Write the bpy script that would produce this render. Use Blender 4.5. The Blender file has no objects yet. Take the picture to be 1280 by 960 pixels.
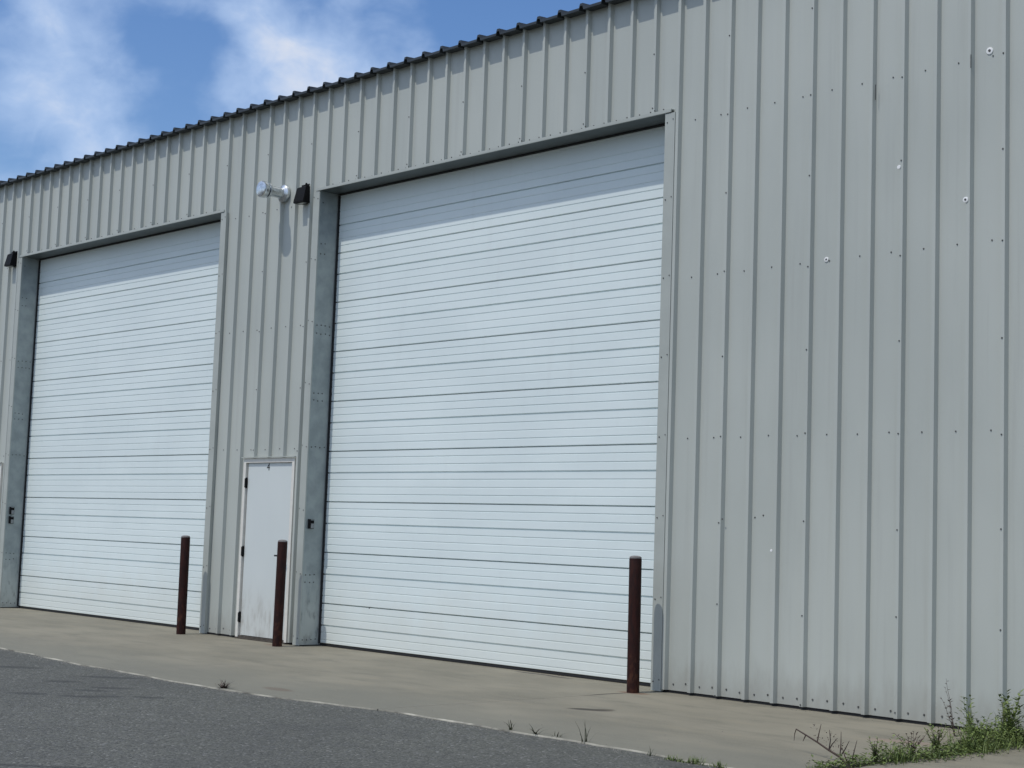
import bpy, bmesh, math, random
from mathutils import Vector, Matrix
random.seed(7)
scene = bpy.context.scene
COL = scene.collection

# ------------------------------------------------------------------ camera
cam_d = bpy.data.cameras.new("camera")
cam = bpy.data.objects.new("camera", cam_d)
COL.objects.link(cam)
F_PX = 1964.73
yaw, pitch, roll = 0.81250533, 0.09547694, 0.03482258
c, s = math.cos, math.sin
fw = Vector((-s(yaw)*c(pitch), c(yaw)*c(pitch), s(pitch)))
r0 = Vector((c(yaw), s(yaw), 0)); u0 = r0.cross(fw)
rt = r0*c(roll) + u0*s(roll); up = -r0*s(roll) + u0*c(roll)
CAMPOS = Vector((9.4477, -11.0066, 1.3778))
cam.matrix_world = Matrix(((rt.x, up.x, -fw.x, CAMPOS.x), (rt.y, up.y, -fw.y, CAMPOS.y),
                           (rt.z, up.z, -fw.z, CAMPOS.z), (0, 0, 0, 1)))
cam_d.sensor_fit = 'HORIZONTAL'; cam_d.sensor_width = 36.0
cam_d.lens = F_PX/1280*36
cam_d.clip_start = 0.1; cam_d.clip_end = 3000
scene.camera = cam

# ------------------------------------------------------------------ light
SUN_DIR = Vector((-0.20, -1.0, 1.88)).normalized()          # towards the sun
SUN_EL = math.asin(SUN_DIR.z)
SUN_ROT = math.atan2(SUN_DIR.x, SUN_DIR.y)
sd = bpy.data.lights.new("sun", 'SUN'); sd.energy = 2.30; sd.angle = math.radians(0.53)
sd.color = (1.0, 0.965, 0.905)
sun = bpy.data.objects.new("sun", sd); COL.objects.link(sun)
sun.rotation_euler = SUN_DIR.to_track_quat('Z', 'Y').to_euler()
sun.location = (0, -20, 40)

scene.view_settings.view_transform = 'Standard'
scene.view_settings.look = 'None'
scene.view_settings.gamma = 1.0
scene.view_settings.exposure = 0.0
scene.view_settings.use_curve_mapping = False

# ------------------------------------------------------------------ node helper
class NT:
    def __init__(self, tree): self.t = tree; self.n = tree.nodes; self.l = tree.links
    def add(self, typ, **kw):
        n = self.n.new(typ)
        for k, v in kw.items(): setattr(n, k, v)
        return n
    def set(self, sock, v):
        if hasattr(v, 'is_output'): self.l.new(v, sock)
        else:
            if sock.type == 'RGBA' and len(v) == 3: v = (*v, 1)
            sock.default_value = v
    def math(self, op, a, b=0.0, cc=0.0, clamp=False):
        n = self.add('ShaderNodeMath', operation=op, use_clamp=clamp)
        self.set(n.inputs[0], a); self.set(n.inputs[1], b); self.set(n.inputs[2], cc)
        return n.outputs[0]
    def vec(self, op, a, b=(0, 0, 0)):
        n = self.add('ShaderNodeVectorMath', operation=op)
        self.set(n.inputs[0], a); self.set(n.inputs[1], b)
        return n.outputs[1] if op in ('DOT_PRODUCT', 'LENGTH', 'DISTANCE') else n.outputs[0]
    def mix(self, f, a, b, blend='MIX'):
        n = self.add('ShaderNodeMix', data_type='RGBA', blend_type=blend)
        self.set(n.inputs[0], f); self.set(n.inputs[6], a); self.set(n.inputs[7], b)
        return n.outputs[2]
    def noise(self, vec, scale, detail=4, rough=0.55, dist=0.0):
        n = self.add('ShaderNodeTexNoise'); self.set(n.inputs['Vector'], vec)
        n.inputs['Scale'].default_value = scale; n.inputs['Detail'].default_value = detail
        n.inputs['Roughness'].default_value = rough; n.inputs['Distortion'].default_value = dist
        return n.outputs['Fac']
    def ramp(self, v, a, b, lo=0.0, hi=1.0):
        n = self.add('ShaderNodeMapRange', interpolation_type='SMOOTHSTEP')
        self.set(n.inputs[0], v); n.inputs[1].default_value = a; n.inputs[2].default_value = b
        n.inputs[3].default_value = lo; n.inputs[4].default_value = hi
        return n.outputs[0]
    def scale(self, v, sc): return self.vec('MULTIPLY', v, sc)
    def pos(self): return self.add('ShaderNodeNewGeometry').outputs['Position']
    def xyz(self, v):
        n = self.add('ShaderNodeSeparateXYZ'); self.set(n.inputs[0], v); return n.outputs

# ------------------------------------------------------------------ world
world = bpy.data.worlds.new("World"); scene.world = world; world.use_nodes = True
W = NT(world.node_tree); W.n.clear()
sky = W.add('ShaderNodeTexSky', sky_type='NISHITA')
sky.sun_disc = False; sky.sun_elevation = SUN_EL; sky.sun_rotation = SUN_ROT
sky.air_density = 1.0; sky.dust_density = 1.4; sky.ozone_density = 1.6; sky.altitude = 200
dirv = W.add('ShaderNodeTexCoord').outputs['Generated']
def px_dir(x, y): return (fw + rt*((x-640)/F_PX) - up*((y-480)/F_PX)).normalized()
warp = W.vec('SUBTRACT', W.add('ShaderNodeTexNoise').outputs['Color'], (0.5, 0.5, 0.5))
wn = W.n[-1]
for n_ in W.n:
    if n_.type == 'TEX_NOISE': W.l.new(dirv, n_.inputs['Vector']); n_.inputs['Scale'].default_value = 16; n_.inputs['Detail'].default_value = 5
dw = W.vec('ADD', dirv, W.scale(warp, (0.05, 0.05, 0.05)))
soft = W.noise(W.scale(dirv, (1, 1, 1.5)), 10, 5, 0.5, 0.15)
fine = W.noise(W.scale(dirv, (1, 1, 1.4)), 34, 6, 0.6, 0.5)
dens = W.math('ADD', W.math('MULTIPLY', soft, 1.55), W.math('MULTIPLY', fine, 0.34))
dens = W.math('SUBTRACT', dens, 0.54)  # cover raised all over; the extra unseen cloud is added to whiten the shade
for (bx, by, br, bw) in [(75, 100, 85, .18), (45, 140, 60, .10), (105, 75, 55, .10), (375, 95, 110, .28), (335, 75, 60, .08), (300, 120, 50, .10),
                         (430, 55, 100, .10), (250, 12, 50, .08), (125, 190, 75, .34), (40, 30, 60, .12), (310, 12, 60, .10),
                         (235, 75, 75, -.40), (620, 25, 110, -.45), (190, 35, 45, -.2), (180, 150, 50, -.12), (720, 5, 90, -.4), (20, 200, 50, -.1), (330, 110, 620, -.31)]:  # last, broad negative blob thins that added cloud inside the frame
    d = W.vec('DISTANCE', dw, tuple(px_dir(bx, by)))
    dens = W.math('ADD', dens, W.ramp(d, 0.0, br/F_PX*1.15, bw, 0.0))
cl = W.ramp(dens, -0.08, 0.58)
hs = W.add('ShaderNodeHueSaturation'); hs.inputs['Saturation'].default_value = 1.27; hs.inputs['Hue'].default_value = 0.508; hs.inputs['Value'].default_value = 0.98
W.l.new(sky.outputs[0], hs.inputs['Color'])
ccol = W.mix(W.ramp(dens, 0.34, 0.75), (3.7, 4.8, 6.7), (6.3, 6.4, 6.7))  # thick cloud made whiter, so the added unseen cover neutralises the ambient light
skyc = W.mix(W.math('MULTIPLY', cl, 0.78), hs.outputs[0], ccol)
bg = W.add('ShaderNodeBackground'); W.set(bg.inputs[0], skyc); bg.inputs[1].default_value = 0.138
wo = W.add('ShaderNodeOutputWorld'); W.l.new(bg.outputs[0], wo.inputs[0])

# ------------------------------------------------------------------ materials
def mat(name, build):
    m = bpy.data.materials.new(name); m.use_nodes = True
    T = NT(m.node_tree); T.n.clear()
    b = T.add('ShaderNodeBsdfPrincipled'); o = T.add('ShaderNodeOutputMaterial')
    T.l.new(b.outputs[0], o.inputs[0])
    build(T, b); return m
def bump(T, b, h, strength, dist=0.01):
    n = T.add('ShaderNodeBump'); n.inputs['Strength'].default_value = strength; n.inputs['Distance'].default_value = dist
    T.set(n.inputs['Height'], h); T.l.new(n.outputs[0], b.inputs['Normal'])
def plain(name, col, rough=0.5, metal=0.0, var=0.12, scale=20, bmp=0.0):
    def f(T, b):
        p = T.pos(); n = T.noise(p, scale, 5)
        k = T.ramp(n, 0.25, 0.75)
        lo = tuple(v*(1-var) for v in col); hi = tuple(min(1, v*(1+var)) for v in col)
        T.set(b.inputs['Base Color'], T.mix(k, lo, hi))
        b.inputs['Roughness'].default_value = rough; b.inputs['Metallic'].default_value = metal
        if bmp: bump(T, b, n, bmp, 0.004)
    return mat(name, f)

def wall_paint(T, b):
    p = T.pos()
    z = T.xyz(p)[2]
    big = T.noise(T.scale(p, (0.8, 0.8, 0.35)), 1.3, 3)
    streak = T.noise(T.scale(p, (14, 14, 0.5)), 1.0, 5, 0.6)
    fleck = T.noise(p, 90, 3)
    col = T.mix(T.ramp(big, 0.3, 0.7), (0.414, 0.436, 0.398), (0.456, 0.478, 0.437))
    col = T.mix(T.ramp(streak, 0.50, 0.80, 0, 0.28), col, (0.33, 0.335, 0.305))
    # splash dirt along the foot of the wall, ragged top edge
    splash = T.noise(T.scale(p, (9, 9, 3)), 1.0, 5, 0.65)
    hgt = T.math('ADD', z, T.math('MULTIPLY', splash, -0.55))
    dirt = T.ramp(hgt, -0.32, 0.12, 0.55, 0.0)
    col = T.mix(dirt, col, (0.27, 0.26, 0.225))
    T.set(b.inputs['Base Color'], col)
    T.set(b.inputs['Roughness'], T.ramp(big, 0.2, 0.8, 0.36, 0.48))
    oil = T.noise(T.scale(p, (3.3, 3.3, 0.9)), 1.0, 2, 0.4)
    h = T.math('ADD', T.math('MULTIPLY', oil, 1.0), T.math('MULTIPLY', fleck, 0.012))
    bump(T, b, h, 0.35, 0.012)
M_WALL = mat("wall_paint", wall_paint)
M_TRIM = plain("trim_paint", (0.384, 0.405, 0.369), 0.42, 0, 0.06, 3)

def door_paint(T, b):
    p = T.pos(); z = T.xyz(p)[2]
    big = T.noise(T.scale(p, (0.5, 1, 1.2)), 1.5, 4)
    emb = T.noise(T.scale(p, (18, 18, 130)), 1.0, 4, 0.6)
    col = T.mix(T.ramp(big, 0.3, 0.7), (0.69, 0.765, 0.755), (0.74, 0.815, 0.80))
    run = T.noise(T.scale(p, (7, 7, 0.6)), 1.0, 5, 0.65)
    col = T.mix(T.ramp(run, 0.52, 0.85, 0, 0.20), col, (0.56, 0.59, 0.58))
    sp = T.math('ADD', z, T.math('MULTIPLY', T.noise(T.scale(p, (3, 3, 2)), 1.0, 4), -0.9))
    col = T.mix(T.ramp(sp, -0.4, 0.5, 0.45, 0.0), col, (0.66, 0.66, 0.585))
    T.set(b.inputs['Base Color'], col); b.inputs['Roughness'].default_value = 0.45
    bump(T, b, emb, 0.10, 0.003)
M_DOOR = mat("door_paint", door_paint)

def galv(T, b):
    p = T.pos(); z = T.xyz(p)[2]
    n = T.noise(p, 6, 5); st = T.noise(T.scale(p, (9, 9, 1.4)), 1.0, 5, 0.65)
    col = T.mix(T.ramp(n, 0.3, 0.7), (0.255, 0.288, 0.288), (0.335, 0.37, 0.365))
    zz = T.math('ADD', z, T.math('MULTIPLY', st, -1.6))
    wash = T.ramp(zz, -0.75, 0.25, 0.75, 0.0)
    col = T.mix(wash, col, (0.47, 0.50, 0.48))
    blot = T.math('MULTIPLY', T.ramp(T.noise(T.scale(p, (14, 14, 7)), 1.0, 4), 0.50, 0.72), T.ramp(z, 0.35, 1.0, 0.55, 0.0))
    col = T.mix(blot, col, (0.10, 0.11, 0.11))
    T.set(b.inputs['Base Color'], col)
    b.inputs['Roughness'].default_value = 0.38; b.inputs['Metallic'].default_value = 0.35
M_GALV = mat("galvanised_steel", galv)
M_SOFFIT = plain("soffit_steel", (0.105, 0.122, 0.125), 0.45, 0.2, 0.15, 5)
M_PIPE = plain("bright_galvanised_pipe", (0.62, 0.65, 0.67), 0.26, 0.95, 0.2, 25, 0.2)
M_ROOF = plain("dark_roof_metal", (0.030, 0.036, 0.040), 0.42, 0.2, 0.2, 5)
M_BLACK = plain("black_rubber", (0.012, 0.012, 0.013), 0.75, 0, 0.2, 30)
M_LAMP = plain("black_lamp_metal", (0.005, 0.005, 0.0055), 0.6, 0, 0.2, 30)
M_LAMP.node_tree.nodes["Principled BSDF"].inputs["Specular IOR Level"].default_value = 0.15
M_LENS = plain("lamp_lens", (0.30, 0.32, 0.33), 0.2, 0, 0.1, 30)
M_SCREW = plain("screw_head", (0.10, 0.10, 0.095), 0.55, 0.3, 0.4, 60)
M_WHITE = plain("white_plug", (0.80, 0.80, 0.78), 0.5, 0, 0.06, 60)
M_KEYP = plain("grey_plastic", (0.23, 0.24, 0.24), 0.45, 0, 0.1, 60)
M_FRAME = plain("cream_frame_paint", (0.69, 0.665, 0.60), 0.45, 0, 0.06, 12)
M_GREYDIM = plain("threshold_metal", (0.09, 0.075, 0.06), 0.6, 0.3, 0.3, 20)
def leafdoor(T, b):
    p = T.pos(); z = T.xyz(p)[2]
    n = T.noise(T.scale(p, (2, 2, 1)), 1.0, 3)
    col = T.mix(n, (0.575, 0.615, 0.60), (0.625, 0.66, 0.64))
    sm = T.noise(T.scale(p, (14, 14, 4)), 1.0, 5, 0.6)
    k = T.math('MULTIPLY', T.ramp(sm, 0.42, 0.72), T.ramp(z, 0.15, 0.75, 0.75, 0.0))
    col = T.mix(T.ramp(z, 0.1, 0.9, 0.4, 0.0), col, (0.56, 0.55, 0.50))
    col = T.mix(k, col, (0.36, 0.35, 0.31))
    T.set(b.inputs['Base Color'], col); b.inputs['Roughness'].default_value = 0.32
M_LEAFDOOR = mat("person_door_paint", leafdoor)
def bollard_paint(T, b):
    p = T.pos(); z = T.xyz(p)[2]
    n = T.noise(T.scale(p, (30, 30, 8)), 1.0, 5, 0.6)
    col = T.mix(T.ramp(n, 0.35, 0.7), (0.017, 0.0046, 0.0036), (0.035, 0.0090, 0.0064))
    ru = T.math('MULTIPLY', T.ramp(T.noise(T.scale(p, (22, 22, 12)), 1.0, 5), 0.5, 0.68), T.ramp(z, 0.05, 0.6, 0.8, 0.12))
    col = T.mix(ru, col, (0.075, 0.028, 0.014))
    T.set(b.inputs['Base Color'], col); T.set(b.inputs['Roughness'], T.ramp(n, 0.3, 0.7, 0.6, 0.75)); b.inputs['Specular IOR Level'].default_value = 0.22
    bump(T, b, n, 0.15, 0.003)
M_BOLL = mat("brown_bollard_paint", bollard_paint)
M_CAP = plain("weathered_concrete_cap", (0.17, 0.16, 0.155), 0.8, 0, 0.25, 30, 0.3)

def ellipse(T, p, x, y, rx, ry, rot=0.0):
    """0..1 mask of a soft-edged flat spot at (x, y)"""
    m = T.add('ShaderNodeMapping', vector_type='TEXTURE')
    m.inputs['Location'].default_value = (x, y, 0); m.inputs['Rotation'].default_value = (0, 0, rot)
    m.inputs['Scale'].default_value = (rx, ry, 50)
    T.l.new(p, m.inputs['Vector'])
    return T.ramp(T.vec('LENGTH', m.outputs[0]), 0.55, 1.05, 1.0, 0.0)
def concrete(T, b):
    p = T.pos(); y = T.xyz(p)[1]; x = T.xyz(p)[0]
    big = T.noise(T.scale(p, (1, 1.4, 1)), 0.55, 5, 0.6)
    mid = T.noise(T.scale(p, (0.5, 1.5, 1)), 2.6, 6, 0.65)
    fine = T.noise(p, 60, 6, 0.7)
    col = T.mix(T.ramp(big, 0.32, 0.68), (0.166, 0.153, 0.114), (0.238, 0.217, 0.163))
    col = T.mix(T.ramp(mid, 0.48, 0.70, 0, 0.6), col, (0.125, 0.118, 0.088))
    col = T.mix(T.ramp(mid, 0.30, 0.47, 0.55, 0.0), col, (0.245, 0.216, 0.152))
    col = T.mix(T.ramp(fine, 0.42, 0.68, 0.0, 0.5), col, (0.24, 0.22, 0.165))
    # weathered grey band towards the outer edge
    yy = T.math('ADD', y, T.math('MULTIPLY', big, 1.6))
    col = T.mix(T.ramp(yy, -2.3, -1.0, 0.7, 0.0), col, (0.160, 0.156, 0.124))
    # pale scuffs
    sc_ = T.ramp(T.noise(T.scale(p, (2.2, 6, 1)), 3.0, 5, 0.6), 0.66, 0.74)
    col = T.mix(T.math('MULTIPLY', sc_, 0.6), col, (0.29, 0.27, 0.21))
    wp = T.vec('ADD', p, T.scale(T.vec('SUBTRACT', T.add('ShaderNodeTexNoise').outputs['Color'], (.5, .5, .5)), (0.12, 0.12, 0)))
    for (ex, ey, rx, ry, ro, cc, st) in SPOTS:
        col = T.mix(T.math('MULTIPLY', ellipse(T, wp, ex, ey, rx, ry, ro), st), col, cc)
    T.set(b.inputs['Base Color'], col); b.inputs['Roughness'].default_value = 0.85
    bump(T, b, T.math('ADD', fine, T.math('MULTIPLY', mid, 0.6)), 0.35, 0.004)
SPOTS = [(0.62, -1.68, 0.20, 0.085, 0.5, (0.035, 0.030, 0.022), 0.9), (0.70, -1.60, 0.10, 0.12, 0.2, (0.06, 0.05, 0.035), 0.7),
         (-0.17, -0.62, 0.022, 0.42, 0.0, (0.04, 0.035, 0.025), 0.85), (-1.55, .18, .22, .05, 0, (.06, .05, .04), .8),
         (-0.14, -0.30, 0.20, 0.10, 0.0, (0.16, 0.085, 0.05), 0.7),
         (-5.85, -0.18, 0.22, 0.10, 0.0, (0.16, 0.10, 0.07), 0.6),
         (3.15, -1.05, 0.30, 0.12, 0.3, (0.27, 0.19, 0.15), 0.5),
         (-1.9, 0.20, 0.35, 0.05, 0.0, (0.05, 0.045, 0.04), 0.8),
         (-1.7, -3.05, 0.25, 0.10, 0.0, (0.11, 0.07, 0.045), 0.5)]
M_CONC = mat("apron_concrete", concrete)
M_LIP = plain("worn_concrete_lip", (0.29, 0.275, 0.225), 0.85, 0, 0.65, 4, 0.4)
def asphalt(T, b):
    p = T.pos()
    v = T.add('ShaderNodeTexVoronoi'); T.l.new(p, v.inputs['Vector']); v.inputs['Scale'].default_value = 72
    v2 = T.add('ShaderNodeTexVoronoi'); T.l.new(p, v2.inputs['Vector']); v2.inputs['Scale'].default_value = 33
    stone = T.xyz(v.outputs['Color'])[0]; stone2 = T.xyz(v2.outputs['Color'])[0]
    n = T.noise(p, 160, 4, 0.7); big = T.noise(p, 0.45, 5, 0.6); mid = T.noise(T.scale(p, (1, 2.2, 1)), 1.4, 5, 0.6)
    col = T.mix(stone, (0.036, 0.0362, 0.0302), (0.128, 0.129, 0.108))
    col = T.mix(T.ramp(stone2, 0.72, 0.98, 0, 0.4), col, (0.115, 0.115, 0.112))
    col = T.mix(T.ramp(stone, 0.975, 0.985), col, (0.23, 0.225, 0.21))
    col = T.mix(T.ramp(n, 0.5, 0.75, 0, 0.45), col, (0.024, 0.024, 0.023))
    col = T.mix(T.ramp(big, 0.35, 0.7, 0, 0.35), col, (0.038, 0.038, 0.037))
    col = T.mix(T.ramp(mid, 0.52, 0.75, 0, 0.35), col, (0.032, 0.032, 0.031))
    wp = T.vec('ADD', p, T.scale(T.vec('SUBTRACT', T.add('ShaderNodeTexNoise').outputs['Color'], (.5, .5, .5)), (0.10, 0.10, 0)))
    for (ex, ey, rx, ry, ro) in [(-4.45, -4.08, .34, .13, .75), (-3.1, -4.31, .20, .10, .75), (-3.25, -3.76, .36, .11, .75), (-2.35, -5.0, .20, .10, .75),
                                 (-2.35, -4.45, .18, .09, .7), (-2.0, -4.75, .2, .08, .7), (-2.45, -4.2, .24, .10, .7), (-1.7, -4.3, .18, .08, .7), (-1.9, -4.55, .16, .09, .8),
                                 (1.2, -6.6, 1.2, .05, .75)]:
        col = T.mix(T.math('MULTIPLY', ellipse(T, wp, ex, ey, rx, ry, ro), 0.6), col, (0.017, 0.017, 0.0165))
    T.set(b.inputs['Base Color'], col); b.inputs['Roughness'].default_value = 0.8
    h = T.math('ADD', T.math('MULTIPLY', v.outputs['Distance'], -1.0), T.math('MULTIPLY', n, 0.4))
    bump(T, b, h, 0.6, 0.006)
M_ASPH = mat("asphalt", asphalt)
M_SOIL = plain("dry_soil", (0.075, 0.06, 0.042), 0.95, 0, 0.4, 18, 0.5)
def leafy(name, a, bb):
    def f(T, b):
        oi = T.add('ShaderNodeNewGeometry').outputs['Random Per Island']
        n = T.noise(T.pos(), 12, 3)
        T.set(b.inputs['Base Color'], T.mix(T.math('ADD', T.math('MULTIPLY', oi, 0.7), T.math('MULTIPLY', n, 0.3)), a, bb))
        b.inputs['Roughness'].default_value = 0.6
    return mat(name, f)
M_GRASS = leafy("grass_blades", (0.035, 0.065, 0.013), (0.19, 0.25, 0.06))
M_WEED = leafy("weed_leaves", (0.055, 0.095, 0.018), (0.22, 0.27, 0.075))
M_DRY = leafy("dry_stems", (0.022, 0.015, 0.012), (0.075, 0.045, 0.03))
M_DRYG = leafy("dry_grass", (0.10, 0.09, 0.04), (0.22, 0.19, 0.09))
M_DARKW = leafy("dark_weed", (0.018, 0.022, 0.010), (0.055, 0.060, 0.025))
M_INK = plain("black_ink", (0.012, 0.012, 0.012), 0.6)

# ------------------------------------------------------------------ mesh helpers
class MB:
    def __init__(self): self.v = []; self.f = []
    def quad(self, *pts):
        i = len(self.v); self.v += [tuple(p) for p in pts]; self.f.append(tuple(range(i, i+len(pts))))
    def box(self, x0, x1, y0, y1, z0, z1):
        i = len(self.v)
        self.v += [(x, y, z) for z in (z0, z1) for y in (y0, y1) for x in (x0, x1)]
        self.f += [tuple(i+k for k in q) for q in ((0, 2, 3, 1), (4, 5, 7, 6), (0, 1, 5, 4), (2, 6, 7, 3), (0, 4, 6, 2), (1, 3, 7, 5))]
    def lathe(self, prof, n=20, axis='Z', org=(0, 0, 0), closed=True):
        """prof: list of (radius, t) along the axis"""
        i = len(self.v); o = Vector(org)
        for (r, t) in prof:
            for k in range(n):
                a = 2*math.pi*k/n
                if axis == 'Z': q = Vector((r*math.cos(a), r*math.sin(a), t))
                else: q = Vector((r*math.cos(a), -t, r*math.sin(a)))     # along -Y
                self.v.append(tuple(o+q))
        for j in range(len(prof)-1):
            for k in range(n):
                a, b_ = i+j*n+k, i+j*n+(k+1) % n
                q = (a, b_, b_+n, a+n)
                self.f.append(q)
        if closed:
            self.f.append(tuple(i+k for k in range(n))[::-1]); self.f.append(tuple(i+(len(prof)-1)*n+k for k in range(n)))
    def tube(self, pts, rads, n=5):
        i = len(self.v); P = [Vector(p) for p in pts]
        for j, q in enumerate(P):
            d = (P[min(j+1, len(P)-1)]-P[max(j-1, 0)]).normalized()
            a = d.orthogonal().normalized(); b_ = d.cross(a)
            for k in range(n):
                t = 2*math.pi*k/n
                self.v.append(tuple(q+(a*math.cos(t)+b_*math.sin(t))*rads[j]))
        for j in range(len(P)-1):
            for k in range(n):
                a, b_ = i+j*n+k, i+j*n+(k+1) % n
                self.f.append((a, b_, b_+n, a+n))
    def blade(self, base, dr, h, w, bend, segs=3):
        """a tapering bent grass blade"""
        i = len(self.v); base = Vector(base); side = Vector((-dr[1], dr[0], 0)).normalized(); d = Vector((dr[0], dr[1], 0)).normalized()
        for j in range(segs+1):
            t = j/segs
            ctr = base + Vector((0, 0, 1))*h*t*(1-0.25*bend*t) + d*h*bend*t*t
            ww = w*(1-t)**0.7*0.5 + 0.0004
            self.v += [tuple(ctr-side*ww), tuple(ctr+side*ww)]
        for j in range(segs):
            a = i+2*j; self.f.append((a, a+1, a+3, a+2))
    def leaf(self, base, d, l, w, nrm=(0, 0, 1)):
        base = Vector(base); d = Vector(d).normalized(); sd_ = d.cross(Vector(nrm))
        if sd_.length < 1e-3: sd_ = d.orthogonal()
        sd_.normalize(); up_ = sd_.cross(d)
        i = len(self.v)
        m = base+d*l*0.45
        self.v += [tuple(base), tuple(m+sd_*w*.5+up_*w*.15), tuple(base+d*l-up_*l*.1), tuple(m-sd_*w*.5+up_*w*.15)]
        self.f.append((i, i+1, i+2, i+3))
    def build(self, name, m, parent=None, smooth=False, label=None, cat=None, group=None, kind=None, loc=None, fixn=True):
        me = bpy.data.meshes.new(name); me.from_pydata(self.v, [], self.f); me.update()
        if fixn:
            bm = bmesh.new(); bm.from_mesh(me); bmesh.ops.recalc_face_normals(bm, faces=bm.faces); bm.to_mesh(me); bm.free()
        if smooth:
            for p in me.polygons: p.use_smooth = True
            try: me.set_sharp_from_angle(angle=math.radians(35))
            except Exception: pass
        me.materials.append(m)
        o = bpy.data.objects.new(name, me); COL.objects.link(o)
        if parent: o.parent = parent
        if loc: o.location = loc
        tag(o, label, cat, group, kind)
        return o
def tag(o, label=None, cat=None, group=None, kind=None):
    for k, v in (('label', label), ('category', cat), ('group', group), ('kind', kind)):
        if v: o[k] = v
def empty(name, loc, label, cat, group=None):
    o = bpy.data.objects.new(name, None); o.empty_display_size = 0.2
    COL.objects.link(o); o.location = loc; tag(o, label, cat, group); return o
def copy_tree(src, parent=None):
    n = src.copy(); COL.objects.link(n)
    if parent: n.parent = parent
    for ch in list(src.children): copy_tree(ch, n)
    return n

# ------------------------------------------------------------------ setting: ground
def ground():
    m = MB(); m.quad((-900, -900, -0.12), (900, -900, -0.12), (900, 900, -0.12), (-900, 900, -0.12))
    m.build("ground", M_SOIL, kind='structure')
    m = MB()
    m.quad((-120, -140, -0.012), (140, -140, -0.012), (140, -3.0, -0.012), (-120, -3.0, -0.012))
    m.build("asphalt_lot", M_ASPH, kind='structure')
ground()
EDGE = [(-30, -3.2), (-14, -3.22), (-9, -3.25), (-6.49, -3.26), (-5.4, -3.36), (-4.4, -3.42), (-3.3, -3.46), (-2.15, -3.46), (-1.5, -3.46), (-0.8, -3.32), (-0.16, -3.19),
        (0.62, -3.18), (1.45, -3.17), (1.9, -3.15), (2.6, -3.18), (3.0, -3.2), (3.7, -3.2)]
def edge_y(x):
    for (a, ya), (b_, yb) in zip(EDGE, EDGE[1:]):
        if a <= x <= b_: return ya+(yb-ya)*(x-a)/(b_-a)
    return EDGE[-1][1]
JOINTS = [-19.1, -15.3, -11.5, -7.7, -3.9, -0.17]      # sawn joints square to the wall, only the last one is open and dark
def apron():
    """one slab per bay; worn front edge"""
    xs = [-24] + JOINTS + [3.62]
    root = bpy.data.objects.new("concrete_apron", None); COL.objects.link(root); root['kind'] = 'structure'
    lip = MB()
    for a, b_ in zip(xs, xs[1:]):
        m = MB(); g = 0.0015 if b_ != -0.17 and a != -0.17 else 0.002
        n = max(2, int((b_-a)/0.12)); X = [a+g+(b_-a-2*g)*k/n for k in range(n+1)]
        fr = []
        for x in X:
            jit = 0.014*math.sin(x*3.1)+0.010*math.sin(x*7.7+1)+random.uniform(-.006, .006)
            fr.append((x, edge_y(x)+jit))
        for k in range(n):
            (x0, y0), (x1, y1) = fr[k], fr[k+1]
            m.quad((x0, y0, 0), (x1, y1, 0), (x1, 0.9, 0), (x0, 0.9, 0))
            w0 = 0.003+0.010*max(0, math.sin(x0*2.3)+.5*math.sin(x0*9.1)); w1 = 0.003+0.010*max(0, math.sin(x1*2.3)+.5*math.sin(x1*9.1))
            lip.quad((x0, y0, 0), (x0, y0-w0, -0.008), (x1, y1-w1, -0.008), (x1, y1, 0))
            lip.quad((x0, y0-w0, -0.008), (x0, y0-w0, -0.12), (x1, y1-w1, -0.12), (x1, y1-w1, -0.008))
        for x, yy in (fr[0], fr[-1]): m.quad((x, yy, 0), (x, 0.9, 0), (x, 0.9, -0.12), (x, yy, -0.12))
        m.build("slab", M_CONC, root, fixn=False)
    lip.build("slab_edge", M_LIP, root, fixn=False)
apron()
m = MB()   # the next slab, beyond the overgrown joint
for k in range(30):
    y0, y1 = -3.2+k*0.2, -3.0+k*0.2
    if y0 > 0.0: break
    x0 = 3.70+0.03*math.sin(y0*4)+max(0, (y0+1.2))*0.06; x1 = 3.70+0.03*math.sin(y1*4)+max(0, (y1+1.2))*0.06
    m.quad((x0, y0, 0.0), (16, y0, 0.0), (16, y1, 0.0), (x1, y1, 0.0))
    m.quad((x0, y0, 0.0), (x1, y1, 0.0), (x1, y1, -.12), (x0, y0, -.12))
m.quad((3.70, -3.2, 0), (16, -3.2, 0), (16, -3.2, -.12), (3.7, -3.2, -.12))
m.build("concrete_slab", M_CONC, kind='structure', fixn=False)

# ------------------------------------------------------------------ warehouse
S = 0.3048
RX = -0.028          # offset of the rib's right shoulder from the grid
RT, RFL, RD = 0.034, 0.0140, 0.041      # rib top width, flank run, depth
I0, I1 = -73, 35     # lap ribs at the two ends (index = 2 mod 3)
ZB, ZT = 0.026, 6.652
HEAD = 5.40
REC = 0.30
DOORS = [(-5.63, -0.185), (-13.30, -7.745), (-20.97, -15.41)]
PDOORS = [(-6.955, -5.885), (-14.625, -13.555)]
PTOP = 2.205
OPEN = [(a, b_, HEAD) for a, b_ in DOORS] + [(a, b_, PTOP) for a, b_ in PDOORS]
bld = empty("warehouse", (-6, 0, 0), "long warehouse of ribbed grey metal siding with white roll-up doors and a dark metal roof", "building")
bld_loc = bld.location.copy()
def P(mb, name, m_, parent=bld, **kw):
    o = mb.build(name, m_, parent, **kw)
    if parent is bld: o.location = -bld_loc
    return o
def rib_pts(i):
    xt = i*S+RX
    return [(xt-RT-RFL, RD), (xt-RT, 0.0), (xt, 0.0), (xt+RFL, RD)]
def zranges(x, z0, z1):
    for a, b_, h in OPEN:
        if a < x < b_: return [(h, z1)]
    return [(z0, z1)]
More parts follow.
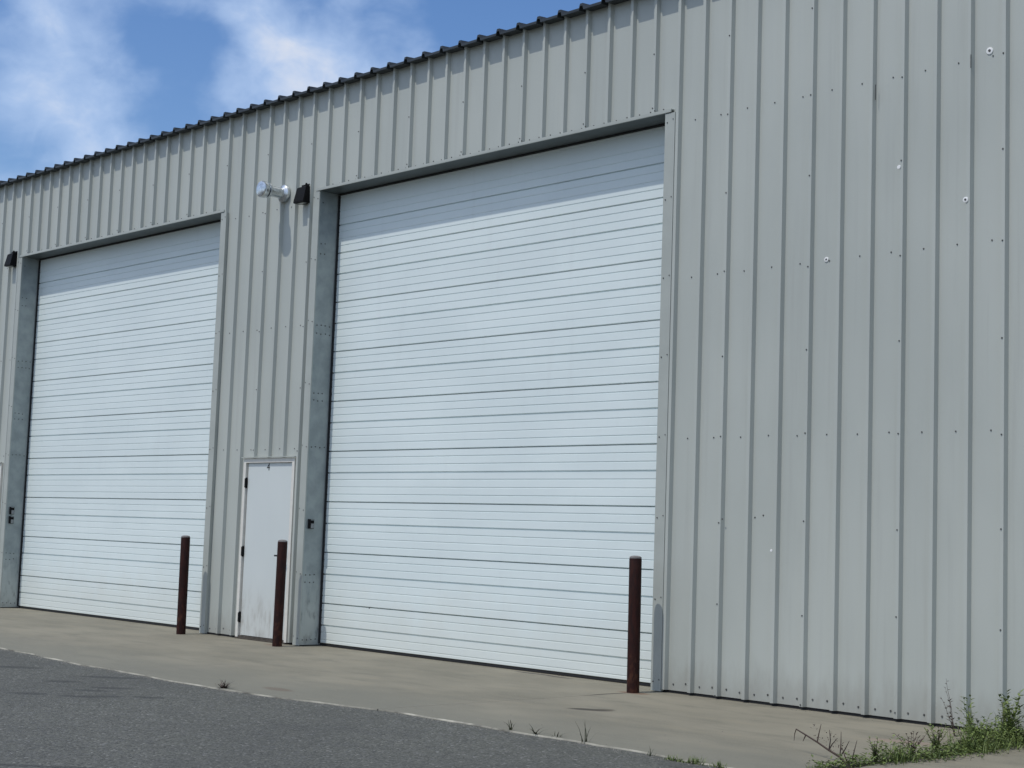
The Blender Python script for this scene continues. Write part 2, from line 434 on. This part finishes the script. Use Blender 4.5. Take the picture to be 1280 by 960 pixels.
for k in range(I0, I1, 3):
    pts = [rib_pts(k)[2], rib_pts(k)[3]]
    # shallow stiffening beads in the flats are left to relief; ribs are real
    for i in (k+1, k+2): pts += rib_pts(i)
    pts += rib_pts(k+3)[:3]
    m = MB()
    for (xa, ya), (xb, yb) in zip(pts, pts[1:]):
        cuts = sorted({xa, xb} | {e for a, b_, h in OPEN for e in (a, b_) if xa < e < xb})
        for ca, cb in zip(cuts, cuts[1:]):
            fa = (ca-xa)/(xb-xa); fb = (cb-xa)/(xb-xa)
            yA, yB = ya+(yb-ya)*fa, ya+(yb-ya)*fb
            for z0, z1 in zranges((ca+cb)/2, ZB, ZT):
                m.quad((ca, yA, z0), (cb, yB, z0), (cb, yB, z1), (ca, yA, z1))
    # turned lap edge, a hair proud of the next sheet
    xt = (k+3)*S+RX
    for z0, z1 in zranges(xt, ZB, ZT): m.quad((xt, 0.0, z0), (xt+0.0012, 0.004, z0), (xt+0.0012, 0.004, z1), (xt, 0.0, z1))
    if m.f: P(m, "wall_panel", M_WALL, fixn=False)
XL, XR = rib_pts(I0)[2][0], rib_pts(I1)[2][0]
# end and back walls, base closure
for x in (XL, XR):
    for j in range(8):
        m = MB(); y0 = 0.03+j*1.9; y1 = y0+1.9
        n = 6
        for q in range(n):
            a = y0+(y1-y0)*q/n; b_ = y0+(y1-y0)*(q+1)/n; d = 0.03 if x > 0 else -0.03
            prof = [(a, 0), (b_-.09, 0), (b_-.07, d), (b_-.03, d), (b_, 0)]
            for (ya, da), (yb, db) in zip(prof, prof[1:]):
                m.quad((x+da, ya, ZB), (x+db, yb, ZB), (x+db, yb, ZT+yb/12), (x+da, ya, ZT+ya/12))
        P(m, "end_wall_panel", M_WALL, fixn=False)
m = MB(); m.box(XL, XR, 15.3, 15.36, ZB, ZT+15.3/12-.05); P(m, "back_wall", M_WALL)
xs = sorted([XL, XR]+[e for a, b_, h in OPEN for e in (a, b_)])
for a, b_ in zip(xs, xs[1:]):
    if not any(o[0] < (a+b_)/2 < o[1] for o in OPEN): 
        m = MB(); m.box(a+.002, b_-.002, 0.050, 0.080, -0.01, 0.5); P(m, "base_closure", M_BLACK)
m = MB(); m.box(XL+.05, XR-.05, 0.9, 15.2, -0.05, -0.01); P(m, "floor", M_CONC)

# roof: ribbed sheets running up the slope
OV = 0.09
RZ0 = 6.646
for k in range(I0, I1, 3):
    m = MB()
    pts = [(p_[0], RD-p_[1]) for p_ in [rib_pts(k)[2], rib_pts(k)[3]]]
    for i in (k+1, k+2): pts += [(p_[0], RD-p_[1]) for p_ in rib_pts(i)]
    pts += [(p_[0], RD-p_[1]) for p_ in rib_pts(k+3)[:3]]
    jz = random.uniform(-.003, .003); oy = random.uniform(-.006, .006)
    for (xa, ha), (xb, hb) in zip(pts, pts[1:]):
        def q(x, h, y): return (x, y, RZ0+jz+(y+OV)/12+h*1.05)
        y0, y1 = -OV+oy, 15.45
        m.quad(q(xa, ha, y0), q(xb, hb, y0), q(xb, hb, y1), q(xa, ha, y1))
        t = 0.026
        A, B_ = q(xa, ha, y0), q(xb, hb, y0)
        m.quad(A, (A[0], A[1], A[2]-t), (B_[0], B_[1], B_[2]-t), B_)
        m.quad((A[0], A[1], A[2]-t), (A[0], 0.05, A[2]-t+.011), (B_[0], 0.05, B_[2]-t+.011), (B_[0], B_[1], B_[2]-t))
    P(m, "roof_panel", M_ROOF, fixn=False)
m = MB(); m.box(XL, XR, RD+.004, RD+.02, ZT-.02, ZT+0.03); P(m, "eave_closure", M_BLACK)

# opening trims, jambs, soffits
screws = MB()
def disc(mb, x, y, z, r, h=0.006, n=6, axis='Y'):
    i = len(mb.v)
    for rr, t in ((r, 0), (r*.75, h)):
        for k in range(n):
            a = 2*math.pi*k/n
            if axis == 'Y': mb.v.append((x+rr*math.cos(a), y-t, z+rr*math.sin(a)))
            else: mb.v.append((x+t, y+rr*math.cos(a), z+rr*math.sin(a)))
    for k in range(n): mb.f.append((i+k, i+(k+1) % n, i+n+(k+1) % n, i+n+k))
    mb.f.append(tuple(i+n+k for k in range(n)))
def door_profile(z0, z1, joints):
    """(y, z) outline of a ribbed door section between z0 and z1; bold grooves at the given heights are deep"""
    pts = []
    return pts
GR = 0.0853
BASEZ = 0.497        # a section joint; the grooves repeat from it
def groove_list():
    g = []
    n = -6
    while BASEZ+n*GR < HEAD+.1:
        z = BASEZ+n*GR
        k = n % 7
        g.append((z, k == 0, k == 4, k))   # joint, bold mid groove
        n += 1
    return g
for di, (xa, xb) in enumerate(DOORS):
    # jamb channels
    for side in (0, 1):
        x = xa if side == 0 else xb
        sg = 1 if side == 0 else -1
        m = MB()
        m.box(min(x, x-sg*.05), max(x, x-sg*.05), 0.012, REC+.10, 0.012, HEAD-0.004)
        o = P(m, "door_jamb", M_GALV)
        m = MB()       # face trim lapping over the siding, with its return
        w = 0.118
        m.box(min(x+sg*.003, x-sg*w), max(x+sg*.003, x-sg*w), -0.004, 0.011, 0.008, HEAD-0.012)
        m.box(min(x-sg*(w-.001), x-sg*(w-.003)), max(x-sg*(w-.001), x-sg*(w-.003)), 0.0115, RD-.002, 0.008, HEAD-0.02)
        P(m, "jamb_trim", M_TRIM)
        m = MB(); m.box(min(x+sg*.001, x+sg*.018), max(x+sg*.001, x+sg*.018), REC-0.022, REC+.012, 0.03, HEAD-.02)
        P(m, "weather_seal", M_BLACK)
        for zz, rows in ((5.26, 1), (4.76, 2), (4.64, 2), (3.78, 4), (3.68, 4), (2.97, 3), (2.88, 3), (2.33, 4), (0.83, 3), (0.74, 3), (0.075, 4)):
            for q in range(rows):
                yy = 0.05+0.062*q+random.uniform(-.004, .004)
                disc(screws, x+sg*.0005 if sg > 0 else x-.0065, yy, zz+random.uniform(-.006, .006), 0.0085, 0.006, 6, 'X')
        for zz in [0.09+0.745*q for q in range(8)]:
            disc(screws, x-sg*(0.025), -0.004, min(zz, 5.3), 0.0075); disc(screws, x-sg*.10-0.004, -0.004, min(zz+.02, 5.33), 0.006)
    # soffit
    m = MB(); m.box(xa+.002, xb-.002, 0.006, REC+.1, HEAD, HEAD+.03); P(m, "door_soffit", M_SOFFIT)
    m = MB(); m.box(xa-.07, xb+.07, -0.012, 0.004, HEAD-.004, HEAD+.016); m.box(xa-.068, xb+.068, -0.003, RD-.002, HEAD+.0165, HEAD+.03)
    P(m, "header_trim", M_TRIM)
    m = MB(); m.box(xa+.03, xb-.03, REC-.028, REC+.01, HEAD-.014, HEAD-.001); P(m, "header_seal", M_BLACK)
    for i in range(int(xa/S)-1, int(xb/S)+2):
        for dx in (0.055, 0.195):
            x = i*S+dx
            if xa < x < xb: disc(screws, x, RD, HEAD+.05+random.uniform(-.004, .006), 0.0075)
        if i % 3 == 2 and xa < i*S < xb:
            disc(screws, i*S-.05, 0.0, HEAD+.075, 0.0075); disc(screws, i*S-.02, 0.0, HEAD+.045, 0.0075)
    # sectional door
    door = bpy.data.objects.new("overhead_door", None); COL.objects.link(door); door.parent = bld
    door.location = Vector(((xa+xb)/2, REC, 0.05))-bld_loc
    hw = (xb-xa)/2-0.006
    G = groove_list()
    joints = [0.030] + [g[0] for g in G if g[1] and g[0] > .1 and g[0] < 5.2] + [HEAD-.01]
    mid = [g for g in G if not g[1]]
    for z0, z1 in zip(joints, joints[1:]):
        pr = [(0.020, z0+.001), (0.004, z0+.005), (0.0, z0+.008)]
        for z, j, bold, k in mid:
            if z0+.02 < z < z1-.02:
                if bold: pr += [(0.0, z-.009), (0.020, z-.008), (0.020, z+.003), (0.003, z+.006), (0.0, z+.009)]
                elif k == 2: pr += [(0.0, z-.005), (0.0045, z-.002), (0.0, z+.009)]
                else: pr += [(0.0, z-.004), (0.0055, z-.002), (0.0050, z), (0.0, z+.010)]
        pr += [(0.0, z1-.008), (0.010, z1-.0075), (0.020, z1-.006)]
        m = MB(); dzz = 0.05
        for (ya, za), (yb, zb) in zip(pr, pr[1:]):
            m.quad((-hw, ya, za-dzz), (hw, ya, za-dzz), (hw, yb, zb-dzz), (-hw, yb, zb-dzz))
        m.quad((-hw, .045, z0-dzz), (hw, .045, z0-dzz), (hw, .045, z1-dzz), (-hw, .045, z1-dzz))
        m.quad((-hw, .020, z0+.001-dzz), (hw, .020, z0+.001-dzz), (hw, .045, z0-dzz), (-hw, .045, z0-dzz))
        m.quad((-hw, .020, z1-.006-dzz), (hw, .020, z1-.006-dzz), (hw, .045, z1-dzz), (-hw, .045, z1-dzz))
        m.build("door_section", M_DOOR, door, fixn=False)
    m = MB(); m.box(-hw, hw, 0.006, 0.05, -0.046, -0.021); m.build("bottom_seal", M_BLACK, door)
    m = MB(); m.box(-hw, hw, 0.05, 0.09, -0.05, HEAD-.05); m.build("door_backing", M_BLACK, door)
    P(MB(), "door_sill", M_CONC) if False else None

# person doors
def text_mesh(body, size):
    cu = bpy.data.curves.new("number", 'FONT'); cu.body = body; cu.size = size; cu.align_x = 'CENTER'; cu.extrude = 0.0012
    o = bpy.data.objects.new("tmp_text", cu); COL.objects.link(o)
    bpy.context.view_layer.update()
    dg = bpy.context.evaluated_depsgraph_get()
    me = bpy.data.meshes.new_from_object(o.evaluated_get(dg))
    bpy.data.objects.remove(o); return me
for pi, (xa, xb) in enumerate(PDOORS):
    door = bpy.data.objects.new("person_door", None); COL.objects.link(door); door.parent = bld
    door.location = Vector(((xa+xb)/2, 0, 0))-bld_loc
    hw = (xb-xa)/2; fwid = 0.052
    m = MB()
    m.box(-hw+.002, -hw+fwid, 0.004, 0.12, 0.02, PTOP-.004); m.box(hw-fwid, hw-.002, 0.004, 0.12, 0.02, PTOP-.004)
    m.box(-hw+fwid, hw-fwid, 0.0045, 0.12, PTOP-fwid-.006, PTOP-.0045)
    # stop rebate
    m.box(-hw+fwid, -hw+fwid+.016, 0.045, 0.118, 0.02, PTOP-fwid-.007); m.box(hw-fwid-.016, hw-fwid, 0.045, 0.118, 0.02, PTOP-fwid-.007)
    m.build("door_frame", M_FRAME, door)
    m = MB(); m.box(-hw-.02, hw+.025, -0.022, 0.003, PTOP+.0005, PTOP+.012)
    m.build("drip_flashing", M_TRIM, door)
    lf = MB(); lw = hw-fwid-.0035
    lf.box(-lw+.018, lw-.018, 0.030, 0.072, 0.045, PTOP-fwid-.012)
    leaf = lf.build("door_leaf", M_LEAFDOOR, door)
    m = MB(); m.box(-lw, lw, 0.010, 0.115, 0.016, 0.038); m.box(-hw+.01, hw-.01, -.012, 0.13, 0.002, 0.0155)
    m.build("threshold", M_GREYDIM, door)
    for hz_ in (1.90, 1.06, 0.26):
        m = MB(); m.lathe([(0.011, -.065), (0.012, -.06), (0.012, .06), (0.011, .065)], 10, 'Z', (-hw+fwid+.004, 0.020, hz_))
        m.box(-hw+fwid-.012, -hw+fwid+.018, 0.002, 0.028, hz_-.055, hz_+.055)
        m.build("hinge", M_LAMP, door, smooth=False)
    m = MB(); m.lathe([(0.03, -0.03), (0.03, -0.022), (0.014, -.02), (0.012, .02), (0.026, .03), (0.028, .05), (0.018, .062)], 14, 'Y', (lw-.08, 0.0, 1.03))
    m.box(lw-.19, lw-.08, -.055, -.038, 1.022, 1.040)
    m.build("door_handle", M_LAMP, door, smooth=True)
    if pi == 0:
        me = text_mesh("4", 0.125); me.materials.append(M_INK)
        o = bpy.data.objects.new("door_number", me); COL.objects.link(o); o.parent = door
        o.location = (-0.035, 0.0285, 2.052); o.rotation_euler = (math.pi/2, 0, 0)
m = MB(); m.box(-14.6, -13.57, .05, .09, 0, 2.2)

# screws across the siding
for i in range(-53, 30):
    xm = i*S+0.145
    for z in (5.285, 3.802, 2.312):
        if not any(a-.1 < xm < b_+.1 and z < h+.02 for a, b_, h in OPEN): disc(screws, xm, RD, z+random.uniform(-.006, .006), 0.0074)
    for dx in (0.045, 0.19):
        x = i*S+dx
        if not any(a-.1 < x < b_+.1 for a, b_, h in OPEN): disc(screws, x, RD, 0.085+random.uniform(-.012, .012), 0.010)
    if i % 3 == 2:
        x = i*S+RX-.020
        for z in [0.06+0.7455*q for q in range(9)]:
            if not any(a-.1 < x < b_+.1 and z < h+.02 for a, b_, h in OPEN): disc(screws, x, 0.0, z+random.uniform(-.03, .03), 0.0075)
P(screws, "screw", M_SCREW, kind='stuff', fixn=False)
# white plugs and a nick on the siding
for (x, z, y, r) in [(3.165, 5.33, RD, .030), (2.985, 4.145, 0.0, .024), (1.64, 3.81, RD, .022), (2.37, 4.50, 0.0, .018), (1.145, 1.32, 0.0, .012)]:
    m = MB(); i = 0
    prof = [(r, 0), (r*.95, .006), (r*.45, .008), (r*.40, .003)] if r > .02 else [(r, 0), (r*.9, .005)]
    m.lathe(prof, 12, 'Y', (x, y-.0005, z))
    P(m, "washer_plug", M_WHITE)
    if r > .02:
        m = MB(); disc(m, x, y-.004, z, r*.35, .007); P(m, "plug_screw", M_SCREW, fixn=False)
for di, (x, z, y) in enumerate([(-4.72, .49, REC), (1.02, 1.62, RD), (.93, 1.60, RD), (.60, 1.58, 0.0)]):
    m = MB(); disc(m, x, y, z, .009, .004); P(m, "nail_mark", M_SCREW, fixn=False)
# lifted lap edges
for (x, z, h) in [(8*S-.2-RX*0-.105, 5.22, .11), (10*S+RX+.0015, 5.30, .09), (11*S+RX-.05, 5.33, .10)]:
    m = MB(); m.box(x-.0015, x+.002, (RD if abs((x-RX) % S) > .06 and abs((x-RX) % S) < S-.04 else 0.0)-.005, (RD if abs((x-RX) % S) > .06 and abs((x-RX) % S) < S-.04 else 0.0)+.004, z-h, z+.02); P(m, "lap_edge", M_SCREW)

# ------------------------------------------------------------------ bollards
def bollard():
    b_ = empty("bollard", (0, 0, 0), "x", "bollard", "brown pipe bollards along the front of the warehouse")
    m = MB(); R_ = 0.057; m.lathe([(R_, -.05), (R_, 0.0), (R_, .4), (R_, .8), (R_, 1.195), (R_*.97, 1.202)], 28)
    m.build("post", M_BOLL, b_, smooth=True)
    m = MB(); m.lathe([(R_*.985, 1.2025), (R_*.95, 1.214), (R_*.75, 1.222), (R_*.35, 1.2265), (0.002, 1.2275)], 28); m.build("cap", M_CAP, b_, smooth=True)
    return b_
proto = bollard()
for k, (x, y, tx, ty, lab) in enumerate([
        (-0.158, -0.276, 0.004, -0.006, "brown steel bollard at the right edge of the larger roll-up door, nearest to the camera"),
        (-5.680, -0.268, 0.006, 0.004, "brown steel bollard standing in front of the grey person door"),
        (-7.715, -0.288, -0.004, 0.006, "brown steel bollard at the right end of the farther roll-up door")]):
    o = proto if k == 0 else copy_tree(proto)
    o.location = (x, y, 0); o.rotation_euler = (tx, ty, k*1.3); o['label'] = lab

# ------------------------------------------------------------------ wall lights
def wall_light():
    t = empty("wall_light", (0, 0, 0), "x", "wall light", "black wall lights beside the roll-up doors")
    w = 0.100
    m = MB()
    pr = [(0.0, 0.200), (-0.030, 0.205), (-0.060, 0.190), (-0.100, 0.020), (-0.100, 0.0), (-0.080, -0.004)]
    n = len(pr)
    for sx in (-1, 1):
        i = len(m.v)
    L = [(-w*(1.0 if z < .1 else .9), y, z) for y, z in pr]; R_ = [(w*(1.0 if z < .1 else .9), y, z) for y, z in pr]
    for k in range(n-1): m.quad(L[k], R_[k], R_[k+1], L[k+1])
    m.quad(*(L+[(-w, 0, -.004)])); m.quad(*((R_+[(w, 0, -.004)])[::-1]))
    m.quad(L[-1], R_[-1], (w, 0, -.004), (-w, 0, -.004))
    m.build("hood", M_LAMP, t)
    m = MB(); m.box(-w*.8, w*.8, -.002, .028, 0.0, .235); m.build("back_plate", M_LAMP, t)
    m = MB(); m.quad((-w*.7, -.072, -.006), (w*.7, -.072, -.006), (w*.7, -.02, -.006), (-w*.7, -.02, -.006)); m.quad((-w*.7, -.072, -.005), (-w*.7, -.02, -.005), (w*.7, -.02, -.005), (w*.7, -.072, -.005)); m.build("lens", M_LENS, t)
    m = MB(); m.lathe([(.014, .195), (.016, .222), (.013, .236), (.005, .242)], 10, 'Z', (.055, -.03, 0)); m.build("photocell", M_LAMP, t, smooth=True)
    return t
wl = wall_light(); wl.location = (-5.925, 0.0, 5.275)
wl['label'] = "black hooded wall light right of the shiny vent pipe"
w2 = copy_tree(wl); w2.location = (-13.595, 0.0, 5.275); w2['label'] = "black hooded wall light at the upper left corner of the farther roll-up door"

# ------------------------------------------------------------------ vent pipe
vp = empty("vent_pipe", (-6.395, 0.0, 5.462), "short shiny galvanised vent pipe with a round cap sticking out of the siding", "vent pipe")
m = MB(); m.lathe([(.066, -.04), (.066, .25)], 28, 'Y'); m.build("pipe", M_PIPE, vp, smooth=True)
m = MB(); m.lathe([(.108, -.03), (.108, .004), (.098, .012), (.080, .022), (.068, .030), (.068, .045)], 28, 'Y'); m.build("flange", M_PIPE, vp, smooth=True)
m = MB(); m.lathe([(.068, .205), (.092, .210), (.096, .222), (.092, .236), (.067, .240)], 28, 'Y'); m.build("collar", M_PIPE, vp, smooth=True)
m = MB(); m.lathe([(.055, .24), (.055, .262)], 16, 'Y'); m.build("throat", M_LAMP, vp)
m = MB(); m.lathe([(.080, .256), (.097, .262), (.101, .275), (.101, .318), (.095, .330), (.070, .341), (.012, .346)], 28, 'Y'); m.build("cap", M_PIPE, vp, smooth=True)

# ------------------------------------------------------------------ keypads on the jambs
def keypad():
    t = empty("keypad", (0, 0, 0), "x", "keypad", "door keypads on the steel jambs")
    m = MB(); m.box(0, .034, -.032, .032, -.056, .056); m.build("housing", M_LAMP, t)
    m = MB(); m.box(.034, .040, -.014, .026, -.050, .006); m.build("cover", M_KEYP, t)
    m = MB(); m.box(.034, .038, -.018, .026, .044, .053); m.build("label_strip", M_KEYP, t)
    m = MB()
    m.box(.034, .042, .0, .018, .016, .034); m.build("button", M_LAMP, t)
    return t
kp = keypad(); kp.location = (-5.63, .085, 1.42); kp['label'] = "black keypad on the steel jamb left of the larger roll-up door"
for z, lab in ((1.478, "upper of two black keypads on the jamb of the farther roll-up door"), (1.337, "lower of two black keypads on the jamb of the farther roll-up door")):
    k2 = copy_tree(kp); k2.location = (-13.30, .09, z); k2['label'] = lab

# ------------------------------------------------------------------ vegetation
def grass_patch():
    m = MB(); dry = []
    def strip(n, fx, hmin, hmax):
        for _ in range(n):
            x, y, hs_ = fx()
            a = random.uniform(0, 6.28)
            h = random.uniform(hmin, hmax)*hs_
            m.blade((x, y, -.03), (math.cos(a), math.sin(a)), h, random.uniform(.004, .009), random.uniform(.1, .9))
    def joint():
        t = random.random()**0.75
        y = -2.85+2.8*t
        x = random.gauss(3.66+.04*math.sin(y*3), .035+.085*t)
        clump = max(0.15, math.sin(y*6.1+1.0)*.5+math.sin(y*13.3+x*11)*.4+.45)
        return min(max(x, 3.30), 3.95), y, (0.45+0.75*t)*(0.3+0.8*clump)
    strip(3400, joint, .03, .18)
    for _ in range(2500):
        x, y, hs_ = joint()
        a = random.uniform(0, 6.28); z = random.random()**1.3*.20*hs_*(1.15 if y > -.9 else .8)
        m.leaf((x+random.gauss(0, .02), y+random.gauss(0, .02), z), (math.cos(a), math.sin(a), random.uniform(-.3, .8)), random.uniform(.02, .05), random.uniform(.008, .02))
    def atwall():
        x = 3.05+random.random()**.8*1.2; cl_ = max(.1, math.sin(x*17)*.5+.6)
        return x, random.gauss(-.10-.10*max(0, min(1, (x-3.2)/.5)), .06), cl_*(0.35+0.65*min(1, max(0, x-3.05)/.5))
    strip(1100, atwall, .06, .30)
    for _ in range(1150):
        x, y, hs_ = atwall()
        a = random.uniform(0, 6.28); z = random.random()**1.3*.26*hs_
        m.leaf((x, y-.02, z), (math.cos(a), math.sin(a), random.uniform(-.3, .8)), random.uniform(.02, .055), random.uniform(.008, .02))
    def corner():
        t = random.random(); return 2.76+.66*t, -3.215+random.gauss(0, .016)-.01*math.sin(t*9), .35+.65*math.sin(math.pi*min(1, t*.9+.15))*abs(math.sin(t*11+.5))
    strip(620, corner, .02, .085)
    m.build("grass", M_GRASS, kind='stuff', fixn=False)
grass_patch()
m = MB()      # soil in the overgrown joint
m.quad((3.55, -3.3, -.010), (3.95, -3.3, -.010), (3.95, 0.03, -.010), (3.55, 0.03, -.010)); m.build("soil_strip", M_SOIL, kind='structure')
def weed(name, x, y, h, lab, n_st=4, leaf_l=.04, leaf_w=.012, m_st=None, m_lf=None, lean=(0, 0), spread=.25, per=9, group=None):
    t = empty(name, (x, y, 0 if y > -3.1 else -.03), lab, "weed", group)
    st = MB(); lf = MB()
    for q in range(n_st):
        a = random.uniform(0, 6.28); hh = h*random.uniform(.6, 1.0); sp = spread*random.uniform(.3, 1)
        pts = []
        for j in range(7):
            tt = j/6
            pts.append(Vector((lean[0]*tt**1.4+math.cos(a)*sp*hh*tt**1.5+random.uniform(-.004, .004), lean[1]*tt**1.4+math.sin(a)*sp*hh*tt**1.5+random.uniform(-.004, .004), hh*tt-.01)))
        st.tube(pts, [.0028*(1-.7*j/6) for j in range(7)], 4)
        for j in range(per):
            tt = .15+.85*(j+random.random())/per; k = min(5, int(tt*6)); p_ = pts[k].lerp(pts[k+1], tt*6-k)
            b = random.uniform(0, 6.28); d = Vector((math.cos(b), math.sin(b), random.uniform(.2, 1.1)))
            l = leaf_l*random.uniform(.5, 1.1)*(1.1-.5*tt)
            lf.leaf(p_, d, l, leaf_w*random.uniform(.7, 1.2))
    st.build("stem", m_st or M_WEED, t, fixn=False); lf.build("leaf_cluster", m_lf or M_WEED, t, fixn=False, kind='stuff')
    return t
weed("weed", 3.42, -.62, .40, "tall yellow-green weed standing alone in the middle of the grass strip", 4, .07, .016, per=13)
weed("weed", 3.16, -.40, .44, "thin dark flowering weed leaning left before the siding", 3, .05, .018, M_DRY, M_DRY, (-.12, 0), .12, 9)
weed("weed", 3.52, -.22, .40, "bushy leafy weed against the siding at the right edge", 12, .08, .024, per=14, spread=.5)
weed("weed", 3.40, -.10, .34, "weed with long seed stalks growing out of the foot of the siding", 8, .05, .014, M_WEED, M_DRYG, (0, 0), .5, 8)
weed("weed", 3.60, -.80, .26, "leafy dark green weed on the foreground side of the tall yellow-green one", 9, .075, .02, M_GRASS, M_GRASS, (0, 0), .7, 10)
weed("weed", 3.58, -1.35, .24, "bushy weed with dark stems in the left half of the grass strip", 11, .06, .016, M_DRY, M_WEED, (0, 0), .6, 10)
weed("weed", 3.64, -1.75, .22, "sprawling weed with dry brown stalks between the two dark-stemmed weeds", 9, .05, .014, M_DRY, M_DRY, (0, 0), .7, 9)
weed("weed", 3.66, -2.2, .19, "small dark-stemmed weed at the near end of the grass strip", 9, .05, .013, M_DRY, M_WEED, (0, 0), .6, 10)
# bare twig
t = empty("dead_twig", (3.62, -2.42, 0), "bare reddish dead twig arching left over the concrete", "twig")
m = MB()
main = [Vector((0, 0, -.02)), Vector((-.10, .03, .035)), Vector((-.22, .08, .06)), Vector((-.34, .12, .095)), Vector((-.46, .16, .125)), Vector((-.56, .19, .15)), Vector((-.575, .195, .12)), Vector((-.58, .195, .07))]
m.tube(main, [.009, .008, .007, .006, .0055, .0045, .003, .0015], 5)
for k, d, l in ((1, (-.1, .2, .9), .16), (2, (-.05, .1, 1), .13), (2, (.4, .1, .6), .10), (3, (.15, .1, .9), .12), (4, (-.2, 0, -.4), .05), (1, (.5, -.1, .7), .14), (0, (.2, .1, 1), .18), (0, (-.4, -.1, .9), .14)):
    d = Vector(d).normalized(); b0 = main[k]
    m.tube([b0, b0+d*l*.5+Vector((random.uniform(-.01, .01), 0, 0)), b0+d*l], [.0045, .0035, .0015], 4)
m.build("branch", M_DRY, t, fixn=False)
m = MB()
for _ in range(60):
    k = random.choice((0, 0, 1, 1, 2, 3)); p_ = main[k]+Vector((random.uniform(-.06, .06), random.uniform(-.05, .05), random.uniform(0, .12)))
    m.leaf(p_, (random.uniform(-1, 1), random.uniform(-1, 1), random.uniform(0, 1)), random.uniform(.012, .03), .008)
m.build("dry_leaf", M_DRY, t, fixn=False)
GW = "small weeds along the slab edge"
def tuft(x, y, h, n, lab, mt=None, bend=(.2, 1.0), w=.006):
    m = MB()
    for _ in range(n):
        a = random.uniform(0, 6.28)
        m.blade((random.gauss(0, .02), random.gauss(0, .012), -.02), (math.cos(a), math.sin(a)), h*random.uniform(.4, 1), w*random.uniform(.7, 1.2), random.uniform(*bend))
    return m.build("weed_tuft", mt or M_GRASS, label=lab, cat="weed", group=GW, loc=(x, y, -.01), fixn=False)
tuft(-1.99, -3.42, .13, 46, "dark weed tuft on the slab edge, the farthest left of all the weeds", M_DRY, (.5, 1.4), .012)
tuft(1.27, -3.16, .14, 7, "thin upright weed on the slab edge, leftmost of the close group", M_DARKW, (.2, .9), .011)
tuft(1.52, -3.15, .12, 12, "flat spreading weed on the slab edge in the middle of the close group", M_DARKW, (.6, 1.5), .012)
tuft(1.70, -3.13, .10, 10, "short weed on the slab edge just right of the middle of the close group", M_DARKW, (.6, 1.6), .012)
tuft(1.99, -3.14, .19, 7, "tall single-stalk weed on the slab edge below the dark oil spot", M_DARKW, (.05, .9), .007)
tuft(2.62, -3.20, .09, 8, "tiny weed on the slab edge left of the grass corner", M_DARKW)
tuft(-1.62, .27, .08, 14, "small dry weed under the larger roll-up door", M_DRY, (.4, 1.3))

# grit and crumbs swept against the slab edge, the bollards and the doors
def grit():
    m = MB()
    def stone(x, y, z, r):
        i = len(m.v)
        for dx, dy, dz in ((1, 0, 0), (-.5, .87, 0), (-.5, -.87, 0), (0, 0, .8)):
            m.v.append((x+dx*r*random.uniform(.6, 1.2), y+dy*r*random.uniform(.6, 1.2), z+dz*r*random.uniform(.5, 1)))
        m.f.extend([(i, i+1, i+3), (i+1, i+2, i+3), (i+2, i, i+3)])
    for _ in range(1500):
        x = random.uniform(-9, 3.4); y = edge_y(x)-abs(random.gauss(0, .045))-.006
        stone(x, y, -.0118, random.uniform(.002, .007))
    for _ in range(420):
        x = random.uniform(-9, 3.5); y = edge_y(x)+abs(random.gauss(0, .5))
        stone(x, min(y, -.05), .0003, random.uniform(.002, .006))
    for xa, xb in DOORS[:2]:
        for _ in range(160): stone(random.uniform(xa+.1, xb-.1), REC-.03-abs(random.gauss(0, .05)), .0003, random.uniform(.002, .006))
    for _ in range(160): stone(random.uniform(-.1, 3.3), -.02-abs(random.gauss(0, .05)), .0003, random.uniform(.002, .006))
    m.build("grit", M_GRIT, kind='stuff', fixn=False)
M_GRIT = leafy("grit", (0.05, 0.045, 0.035), (0.30, 0.28, 0.24))
grit()
